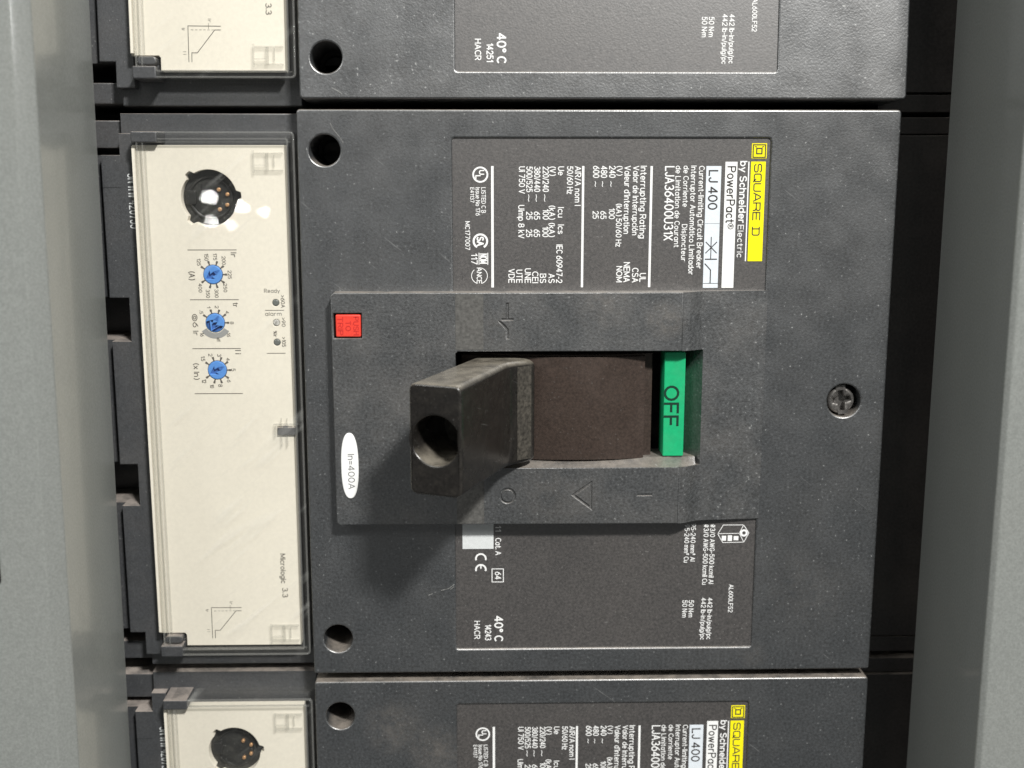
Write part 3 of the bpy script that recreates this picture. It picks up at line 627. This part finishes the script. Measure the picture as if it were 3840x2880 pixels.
sh.add([(-47.6, 51.75, -5.97), (-43.4, 51.75, -5.97), (-43.4, 51.95, -5.9), (-47.6, 51.95, -5.9)], [(0, 1, 2, 3)])
side = sh.build("side_housing", M['house'], BR)
MB().text('SN WW 420755', -41.5, 55.1, 12.9, 2.7, -5.96, lw=0.26).build("serial_lettering", M['greysticker'], side, fix=False)

def notched(cx, cy, r, r2, ang, hw, n=72):
    out = []
    for k in range(n):
        a = 360 * k / n
        rr = r2 if any(abs((a - q + 180) % 360 - 180) < hw for q in ang) else r
        out.append((cx + rr * math.cos(math.radians(a)), cy + rr * math.sin(math.radians(a))))
    return out
PORT = notched(-21.75, 49.5, 6.65, 7.65, (130, 5, 230), 8.5)
DIALS = [(-21.65, 31.27), (-21.65, 19.57), (-21.65, 7.92)]
LEDS = [(-6.84, 24.42), (-6.86, 19.55), (-6.87, 14.73)]
outl = [(-39.2, -60.0), (-32.9, -60.0), (-32.5, -60.5), (-32.5, -63.4), (-3.5, -63.4), (-3.5, 61.85), (-39.2, 61.85)]
sp = MB().slab([outl, PORT] + [circ(x, y, 2.35, 28) for x, y in DIALS] + [circ(x, y, 0.85, 18) for x, y in LEDS] + [rect(-7.5, -8.3, -3.9, -6.3)], -6.5, -3, 0.15, seg=2)
sp.slab([rect(-39.3, -59.6, -38.4, 61.6)], -6.5, -2.3, 0.2)
panel = sp.build("setting_panel", M['cream'], BR)
MB().slab([rect(-39.0, -62.5, -3.2, 61.5)], -12, -8).build("panel_backing", M['black'], BR)
pt = MB().slab([notched(-21.75, 49.5, 6.8, 7.8, (130, 5, 230), 9)], -9, -5.6)
pt.slab([circ(-21.75, 49.5, 5.2, 36), circ(-21.75, 49.5, 4.7, 36)], -6, -5.0, 0.15)
pt.slab([rrect(-27.6, 47.9, -25.2, 51.2, 0.5)], -6, -4.6, 0.2); pt.slab([rrect(-19.6, 53.6, -18.0, 54.6, 0.3)], -6, -4.4, 0.2)
port = pt.build("test_port", M['port'], BR)
for x, y in ((-19.84, 51.40), (-17.81, 50.27), (-19.79, 46.71), (-17.95, 47.77)):
    MB().slab([circ(x, y, 0.47, 14)], -6, -4.9, 0.2, seg=3).build("contact_pin", M['brass'], port)
arrow_shape = [(-.28, -1.3), (-.28, .1), (-1.05, -.25), (-.95, .25), (0, 1.75), (.95, .25), (1.05, -.25), (.28, .1), (.28, -1.3)]
arrow_shape = [(0, 1.85), (.42, .55), (.36, -.55), (1.15, -.2), (0, -1.9), (-1.15, -.2), (-.36, -.55), (-.42, .55)]
for (x, y), ang in zip(DIALS, (-58, -28, -62)):
    dm = MB().slab([circ(x, y, 2.25, 32), rotp(arrow_shape, ang, x, y)], -6, -2.75, 0.18, seg=2)
    dl = dm.build("adjustment_dial", M['blue'], panel)
    MB().slab([circ(x, y, 2.1, 20)], -6.5, -3.5).build("dial_recess", M['blueslot'], panel)
for i, (x, y) in enumerate(LEDS):
    MB().slab([circ(x, y, 0.82, 18)], -6, -2.85, 0.3, seg=3).build("indicator_light", M['ledclear'] if i == 1 else M['led'], panel)

ZC = -2.96
ck, cl_, cc_ = [MB(), MB(), MB()], MB(), MB()
for i, y in enumerate((37.18, 25.19, 13.24, 2.07)): ck[min(i, 2)].ribbon([(-27.38, y), (-15.77, y)], 0.17, ZC)
for y in (22.58, 12.04): cl_.ribbon([(-9.4, y), (-4.95, y)], 0.15, ZC)
for x, y in DIALS:
    sk = (19.57 == y)
    for k, a in enumerate((215, 255, 287, 323, 0, 38, 70, 107, 145)):
        if sk and a > 180 and a < 330: continue
        t = math.radians(a); c, s = math.cos(t), math.sin(t)
        ck[DIALS.index((x, y))].ribbon([(x + 2.4 * c, y + 2.4 * s), (x + 3.15 * c, y + 3.15 * s)], 0.34, ZC)
        ck[DIALS.index((x, y))].ribbon([(x + 3.0 * c, y + 3.0 * s), (x + 3.25 * c, y + 3.25 * s)], 0.5, ZC + .006)
T_C = [('Ir', -17.11, 36.47, 0.98, 1.24), ('125', -25.28, 35.11, 1.64, 0.8), ('150', -23.46, 36.29, 1.64, 0.85), ('175', -21.37, 36.35, 1.57, 0.81), ('200', -19.32, 35.63, 1.97, 0.81),
    ('225', -18.03, 32.21, 1.91, 0.81), ('250', -19.22, 29.06, 2.0, 0.78), ('300', -21.38, 27.67, 1.92, 0.81), ('350', -23.47, 27.6, 1.92, 0.81), ('400', -25.22, 29.07, 2.05, 0.79),
    ('(A)', -27.34, 31.97, 1.97, 1.3), ('tr', -17.10, 24.42, 0.93, 1.12), ('.5', -25.23, 22.58, 0.8, 0.75), ('1', -23.40, 23.6, 0.35, 0.75), ('2', -21.48, 23.7, 0.55, 0.8), ('4', -19.0, 22.43, 0.6, 0.75),
    ('8', -18.0, 19.8, 0.55, 0.79), ('16', -18.9, 17.08, 0.94, 0.79), ('16', -25.33, 17.16, 0.9, 0.79), ('off', -21.42, 15.9, 0.87, 0.79), ('@6 Ir', -27.00, 21.65, 5.08, 1.18),
    ('Ii', -17.06, 12.74, 0.78, 1.26), ('1.5', -25.42, 11.38, 1.15, 0.86), ('2', -23.59, 11.92, 0.54, 0.87), ('3', -21.47, 11.84, 0.54, 0.87), ('4', -19.33, 10.89, 0.61, 0.78), ('5', -18.18, 8.25, 0.54, 0.88),
    ('6', -19.36, 5.47, 0.54, 0.83), ('8', -21.55, 4.32, 0.54, 0.93), ('10', -23.55, 4.33, 0.82, 0.85), ('12', -25.42, 5.63, 0.88, 0.9), ('(x In)', -27.30, 9.56, 3.93, 1.2),
    ('>60A', -5.55, 26.18, 2.92, 0.86), ('>90', -5.53, 20.73, 2.07, 0.82), ('%Ir', -7.62, 17.52, 1.41, 0.79), ('>105', -5.64, 15.97, 2.29, 0.86), ('Micrologic', -8.0, -39.16, 7.65, 1.2), ('3.3', -7.75, -48.17, 2.43, 1.25)]
for a in T_C: (cc_ if a[2] < 0 else cl_ if a[1] > -9 else ck[0 if a[2] > 25 else 1 if a[2] > 13 else 2]).text(*a, ZC, 0.010)
cl_.text('Ready', -9.5, 26.9, 3.7, 0.85, ZC, 0.004, horiz=True); cl_.text('alarm', -9.45, 21.3, 3.85, 0.85, ZC, 0.004, horiz=True)
# trip curve drawing
cc_.ribbon([(-18.35, -53.3), (-25.9, -53.25), (-25.95, -61.4)], 0.16, ZC); cc_.ribbon([(-18.38, -54.15), (-19.71, -54.14), (-23.92, -59.35), (-25.2, -59.34), (-25.25, -61.4)], 0.16, ZC)
for k in range(6): cc_.ribbon([(-25.2 + k * .95, -54.15), (-24.7 + k * .95, -54.15)], 0.10, ZC)
cc_.ribbon([(-21.13, -52.7), (-21.15, -53.9)], 0.09, ZC + .01)
cc_.text('Ir', -21.2, -51.7, 0.7, 0.7, ZC); cc_.text('tr', -27.3, -53.7, 0.6, 0.7, ZC); cc_.text('Ii', -27.2, -59.1, 0.6, 0.7, ZC)
for q in ck: q.build("dial_scale", M['creamink'], panel)
cl_.build("indicator_lettering", M['creamink'], panel); cc_.build("trip_curve", M['creamink'], panel)
# grey crescent under the middle dial
MB().ring(-21.65, 19.57, 3.9, 2.5, ZC - .01, 40, 212, 328).build("grey_crescent", M['paleink'], panel, fix=False)

# clear hinged cover over the setting panel
cc = MB()
OUT = rrect(-37.9, -65.35, -0.85, 64.95, 1.0, 4)
cc.slab([OUT], -1.75, -1.0, 0.45, seg=3)
cc.slab([OUT, rrect(-37.0, -64.4, -1.75, 64.0, 0.6, 4)], -8, -1.8)
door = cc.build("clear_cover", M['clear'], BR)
cr = MB()
for y0, y1 in ((-63.9, -63.6), (62.4, 62.7)): cr.box(-37, y0, -2.4, -1.8, y1, -1.8)
for x0, x1 in ((-37.2, -36.9), (-36.0, -35.8), (-3.0, -2.7)): cr.box(x0, -64.2, -2.4, x1, 63.8, -1.8)
cr.build("moulded_rib", M['rib'], door)
rim = MB().slab([OUT, rrect(-37.45, -64.9, -1.3, 64.5, 0.7, 4)], -1.4, -0.9, 0.15, seg=3)
rim.slab([rrect(-36.4, -63.8, -2.3, 63.4, 0.5, 4), rrect(-36.1, -63.5, -2.6, 63.1, 0.4, 4)], -1.3, -0.95)
rim.build("cover_rim", M['rim'], door)
def catch(yc, s):
    c = MB()
    c.box(-10.6, yc + 2.0 * s - .12, -2.9, -3.9, yc + 2.0 * s + .12, -1.8); c.box(-10.6, yc - 2.0 * s - .12, -2.9, -3.9, yc - 2.0 * s + .12, -1.8)
    c.box(-7.9, yc - 2.0, -2.8, -7.3, yc + 2.0, -1.8); c.box(-6.0, yc - 1.2, -2.6, -5.8, yc + 1.6, -1.8); c.box(-10.5, yc - 0.9, -2.4, -8.0, yc - .7, -1.8)
    c.box(-11.0, yc - 2.6, -2.2, -10.5, yc + 2.6, -1.8)
    return c.build("cover_catch", M['rib'], door)
catch(58.0, 1); catch(-60.0, -1)
lt = MB(); lt.box(-8.3, -5.6, -2.9, -1.6, -5.45, -1.7); lt.box(-6.5, -11.0, -2.6, -6.3, -4.0, -1.7); lt.box(-5.1, -11.0, -2.6, -4.9, -4.0, -1.7); lt.box(-8.2, -8.6, -2.6, -7.8, -6.1, -1.7)
lt.build("cover_catch", M['rib'], door)
MB().slab([rect(-7.4, -8.2, -3.0, -6.4)], -4, -2.2, 0.15).slab([rect(-6.1, -6.4, -4.9, -6.0)], -4, -2.3, 0.1).build("latch_slot", M['house'], BR)
hg = MB().slab([rrect(-38.9, 62.4, -32.8, 64.95, 0.3, 2)], -9, -0.7, 0.3).build("hinge_clip", M['house'], BR)
hg2 = MB().slab([rrect(-38.6, -65.5, -33.1, -62.6, 0.3, 2)], -9, -0.7, 0.3)
hg2.slab([rrect(-37.6, -62.2, -33.2, -60.3, 0.8, 3)], -9, -1.6, 0.3); hg2.slab([rect(-38.6, -62.6, -33.2, -62.0)], -9, -4)
hg2.build("hinge_clip", M['house'], BR)

# terminal shield on the right, mostly hidden behind the trim
ts = MB()
ts.slab([rect(142.2, -66.9, 185, 64.4)], -50, -14, 0.3); ts.slab([rect(140, 64.75, 185, 68.8)], -50, -14.6, 0.3); ts.slab([rect(140, -71.6, 185, -67.4)], -50, -14.6, 0.3)
ts.slab([rect(140, -71.0, 185, 68.4)], -50, -17)
ts.build("terminal_shield", M['terminal'], BR)
MB().slab([rect(0.6, -69.3, 141.4, 69.3)] + [circ(x, y, r + .05, 24) for x, y, r in HOLES], -55, -13.8).build("breaker_body", M['terminal'], BR)

# ------------------------------------------------------------------ the two neighbours: copies of the thing, its parts and their sub-parts
def copy_breaker(label, loc, skip=()):
    r = BR.copy(); COL.objects.link(r); r.location = W(*loc); r['label'] = label
    for ch in list(BR.children):
        c = ch.copy(); COL.objects.link(c); c.parent = r
        for g in ch.children:
            if g in SCRATCHES: continue
            if g in skip: continue
            e = g.copy(); COL.objects.link(e); e.parent = c
            if g is MID_DATE: e.data = UP_DATE
    return r
_t = MB().text('14251', 43.56, -57.43, 4.10, 1.41, ZP, 0.012).build("date_code", M['white'], fix=False)
UP_DATE = _t.data; bpy.data.objects.remove(_t)
upper = copy_breaker("dark grey circuit breaker at the top, code 14251 near its lower edge", (0.9, 142.3, 0.0))
MB().stroke([(7.6, -67.6), (8.6, -68.1), (9.8, -68.9)], 0.08, 0.012).build("scratch_mark", M['scratch'], [c for c in upper.children if c.name.startswith('cover.')][0])
upper.rotation_euler = (math.radians(-3.2), 0, 0)
upper.location += W(0, 0.05, -3.9)
lower = copy_breaker("dark grey circuit breaker at the bottom, only its dusty upper edge in view", (0.0, -142.3, 0))
